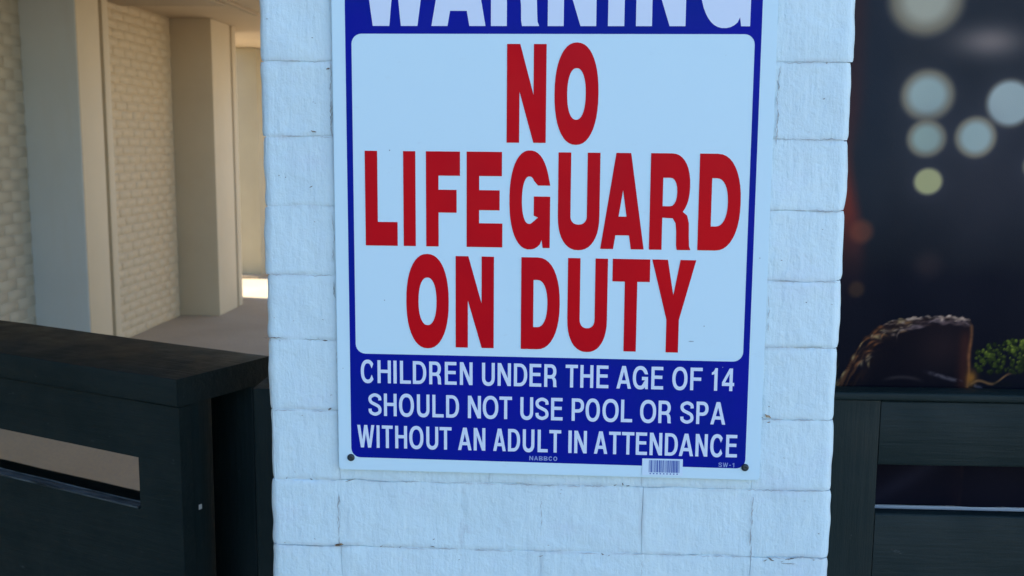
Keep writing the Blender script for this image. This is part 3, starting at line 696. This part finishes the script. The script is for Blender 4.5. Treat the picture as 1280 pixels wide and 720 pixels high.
    # broccoli florets
    rs = np.random.RandomState(12)
    for i_ in range(420):
        cx = .517+rs.rand()*.14; hgt = .030*np.sqrt(max(0, 1-((cx-.57)/.062)**2)) if abs(cx-.57) < .062 else 0.012
        cz = 1.222+rs.rand()*(hgt+.012); r = .0012+rs.rand()*.0032
        br = rs.rand()*np.clip((cz-1.212)/.042, .12, 1)
        d = np.hypot(X-cx, Z-cz)
        lay(sm(r, r*.5, d)*.9, (12+64*br, 22+74*br, 18+20*br))
        lay(0.6*sm(r*.5, 0, np.hypot(X-cx+r*.2, Z-cz-r*.3)), (32+112*br, 44+112*br, 26+40*br))
    lay(0.7*sm(1.216, 1.206, Z)*sm(.5, .52, X)*sm(.4, .6, vn(60, 60, 77)), (14, 18, 24))
    # dark strip at the foot, with a faint slanting reflection painted in
    lay(sm(1.202, 1.196, Z)*.9, (12, 14, 28)); lay(0.22*np.exp(-((X-.455-(Z-1.09)*1.5)/.02)**2)*sm(1.19, 1.15, Z), (46, 52, 76))
    lin = np.clip(s2l(np.clip(C, 0, 255))/IRR, 0.001, .85)
    Y = 0.206 + 0.0020*np.sin(X*26+Z*3) + 0.0012*np.sin(X*61-Z*8) + 0.0008*np.sin(Z*35+X*6)
    V = np.stack([X-.3005-.55, Y-.206, Z-1.5], -1).reshape(-1, 3)
    nz, nx = X.shape
    idx = np.arange(nz*nx).reshape(nz, nx)
    Q = np.stack([idx[:-1, :-1], idx[:-1, 1:], idx[1:, 1:], idx[1:, :-1]], -1).reshape(-1, 4)
    me = bpy.data.meshes.new('banner_print')
    me.vertices.add(len(V)); me.vertices.foreach_set('co', V.ravel())
    me.loops.add(Q.size); me.loops.foreach_set('vertex_index', Q.ravel().astype(np.int32))
    me.polygons.add(len(Q)); me.polygons.foreach_set('loop_start', np.arange(0, Q.size, 4, dtype=np.int32)); me.polygons.foreach_set('loop_total', np.full(len(Q), 4, dtype=np.int32))
    me.update(calc_edges=True); me.polygons.foreach_set('use_smooth', np.ones(len(Q), dtype=bool))
    ca = me.color_attributes.new('print', 'FLOAT_COLOR', 'POINT')
    ca.data.foreach_set('color', np.concatenate([lin.reshape(-1, 3), np.ones((len(V), 1))], 1).ravel().astype(np.float32))
    return me
M_BAN, t, b = mat('vinyl_banner_print', (0.1, 0.1, 0.1), 0.6, 0.03)
at = N(t, 'ShaderNodeAttribute', attribute_name='print'); L(t, at.outputs['Color'], b.inputs['Base Color'])
bump(t, b, noise_tex(t, 900, 2, 0.5), 0.0003, 0.5)
ban = thing('food_banner', 'dark printed banner of a crusty loaf, greens and blurred lights behind the right fence', 'banner', (0.8505, 0.206, 1.5))
me = banner(); link('printed_sheet', me, M_BAN, ban)
o = box('hem', (0.312-.8505, 1.62-.8505, -0.0034, 0.0006, 1.0433-1.5, 1.0473-1.5), M_HEM, ban, bev=0.0004, label='white bottom hem seen through the fence slot')
V, F = [], []; me = bpy.data.meshes.new('banner_back')
o = box('backing', (0.312-.8505, 1.62-.8505, 0.0050, 0.0056, 1.05-1.5, 1.985-1.5), M_HEM, ban, bev=0)

# ------------------------------------------------------------------ covered walkway behind, on the left
WX, PXR, ZC = -3.35, -3.0, 2.55
def pier(y0, ym, y1, label, x0=WX-0.2, xr=PXR, xs=PXR):
    p = thing('pier', label, 'pier', (xr-0.2, (y0+y1)/2, 0), group=None)
    cx, cy_ = xr-0.2, (y0+y1)/2
    box('shaft', (x0-cx, xr-cx, y0-cy_, ym-cy_, 0, ZC), M_CREAM, p, 0.006)
    box('groove', (x0-cx, xr-0.04-cx, ym-cy_, ym+0.05-cy_, 0, ZC), M_CREAM, p, 0)
    box('edge_strip', (x0-cx, xs-cx, ym+0.05-cy_, y1-cy_, 0, ZC), M_CREAM, p, 0.006)
    return p
near_pier = pier(5.30, 5.62, 5.76, 'nearest cream pier of the walkway, with skylight blue painted on its front face', x0=WX-0.2)
box('sky_tint_sheet', (-0.35, 0.196, -0.238, -0.2305, 0, ZC-0.002), M_SKYTINT, near_pier, 0.002, label='front sheet with skylight blue put into its colour')  # added thin sheet; its blue stands in for skylight on the pier front
pier(7.78, 8.28, 8.44, 'middle cream pier of the walkway, standing on the paving past the brick bay')
box_e = thing('pier', 'far cream pier beyond the sunlit patch of paving', 'pier', (-3.6, 10.9, 0))
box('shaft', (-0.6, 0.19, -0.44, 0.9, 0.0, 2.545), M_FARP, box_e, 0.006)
box('plinth', (-0.6, 0.20, -0.60, 0.91, 0.0, 0.03), M_BEAM, box_e, 0.003)
pp = thing('pier', 'stub pier set back just behind the middle pier', 'pier', (-3.3, 8.7, 0))
box('shaft', (-0.25, 0.135, -0.25, 0.22, 0.0, 2.547), M_CREAM, pp, 0.006)
# brick bays
def brick_variants():
    out = []
    for k in range(4):
        me = box_mesh('wall_brick', -0.055, 0.0, -0.1025, 0.1025, -0.0305, 0.0305, 0.0035, 1)
        for v in me.vertices: v.co += Vector((noise.noise(v.co*40+Vector((k, 0, 0)))*0.0015, 0, noise.noise(v.co*30+Vector((0, k, 0)))*0.0015))
        me.materials.append(M_BRICKC); autos(me); out.append(me)
    return out
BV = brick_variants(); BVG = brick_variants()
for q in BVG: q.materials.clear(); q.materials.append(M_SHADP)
def bay(y0, y1, vis0, label, MB=None):
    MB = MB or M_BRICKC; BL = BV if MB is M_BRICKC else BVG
    wl = thing('brick_wall', label, 'wall', (WX-0.1, (y0+y1)/2, 0)); cx, cy_ = WX-0.1, (y0+y1)/2
    me = box_mesh('mortar', WX-0.25-cx, WX-0.0045-cx, y0-cy_, y1-cy_, 0.0, ZC, 0); link('mortar', me, MB, wl)
    bmx = bmesh.new(); n = int(ZC/0.067)
    for r in range(n):
        y = y1 - (0.0 if r % 2 else 0.105) - 0.105
        if r % 2 == 0:
            pass
        while y > y0+0.10:
            o_ = None
            j = random.uniform(-0.0012, 0.0012)
            if y > vis0:
                o_ = link('brick', random.choice(BL), None, wl); o_.location = (WX+j-cx, y-cy_, 0.034+r*0.067)
            else:
                m2 = BV[0].copy(); m2.transform(Matrix.Translation((WX+j-cx, y-cy_, 0.034+r*0.067))); bmx.from_mesh(m2); bpy.data.meshes.remove(m2)
            y -= 0.211
    if len(bmx.verts):
        me = bpy.data.meshes.new('hidden_bricks'); bmx.to_mesh(me); o_ = link('bricks', me, MB, wl); o_['kind'] = 'stuff'
    bmx.free()
bay(5.765, 7.775, 6.45, 'cream painted brick bay between the nearest and middle piers')
bay(3.6, 5.295, 4.6, 'cream brick bay with shade put into its paint, at the left edge, before the nearest pier', M_SHADP)
# roof
roof = thing('walkway_roof', 'flat cream roof over the covered walkway behind the gate', 'roof', (-2.0, 9, ZC))
box('ceiling', (-1.75, 0.7, -4.3, 5.0, 0.001, 0.22), M_CEIL, roof, 0.004)
box('added_shade_canopy', (-1.349, 6.3, -9.03, -4.302, 0.0, 0.22), M_CEIL, roof, 0.004)  # unseen; extended forward and sideways to darken the near bay
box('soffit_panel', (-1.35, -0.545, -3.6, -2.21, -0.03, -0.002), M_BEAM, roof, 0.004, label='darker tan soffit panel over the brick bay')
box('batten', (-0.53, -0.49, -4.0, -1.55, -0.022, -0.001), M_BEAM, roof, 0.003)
for yy in (5.0, 9.6, 13.4):
    o = thing('roof_post', 'square cream post under the outer edge of the walkway roof', 'post', (-1.45, yy, 0), group='posts along the outer edge of the walkway roof')
    o['label'] = 'square cream roof post ' + {5.0: 'nearest the brick pillar', 9.6: 'midway along the walkway roof', 13.4: 'at the far end of the walkway'}[yy]
    box('shaft', (-0.09, 0.09, -0.09, 0.09, 0, ZC-0.001), M_CREAM, o, 0.006); box('foot', (-0.12, 0.12, -0.12, 0.12, 0, 0.04), M_CREAM, o, 0.004)
# unseen taller wing, added to keep the near part of the yard in shade
bld = thing('added_light_building', 'unseen two storey cream wing left of the gate, added for its shade', 'building', (-5.4, -3.2, 0))
box('wall', (-2.0, 2.02, -9.0, 6.79, 0, 5.6), M_CREAM, bld, 0.01)
box('parapet', (-2.06, 2.08, -9.06, 6.79, 5.6, 5.75), M_CEIL, bld, 0.01)
for k in range(4):
    for zf in (0.95, 3.5):
        y = -7.5+k*3.6
        f = box('window', (2.0, 2.06, y-0.6, y+0.6, zf, zf+1.3), M_CREAM, bld, 0.006)
        box('pane', (2.055, 2.066, y-0.52, y+0.52, zf+0.08, zf+1.22), M_SCREW, f, 0.002)

yard = thing('added_light_building', 'unseen cream building behind the banner, added to bounce sunlight into the walkway', 'building', (8.0, 11.0, 0))  # out of view, put here to throw warm light into the passage
box('wall', (-1.0, 2.0, -4.5, 6.0, 0, 5.0), M_CREAM, yard, 0.01)
box('parapet', (-1.06, 2.06, -4.56, 6.06, 5.0, 5.15), M_CEIL, yard, 0.01)
for k in range(3):
    f = box('window', (-1.06, -0.999, -3.2+k*3.4, -2.0+k*3.4, 2.6, 3.8), M_CREAM, yard, 0.006)
    box('pane', (-1.066, -1.055, -3.12+k*3.4, -2.08+k*3.4, 2.68, 3.72), M_SCREW, f, 0.002)
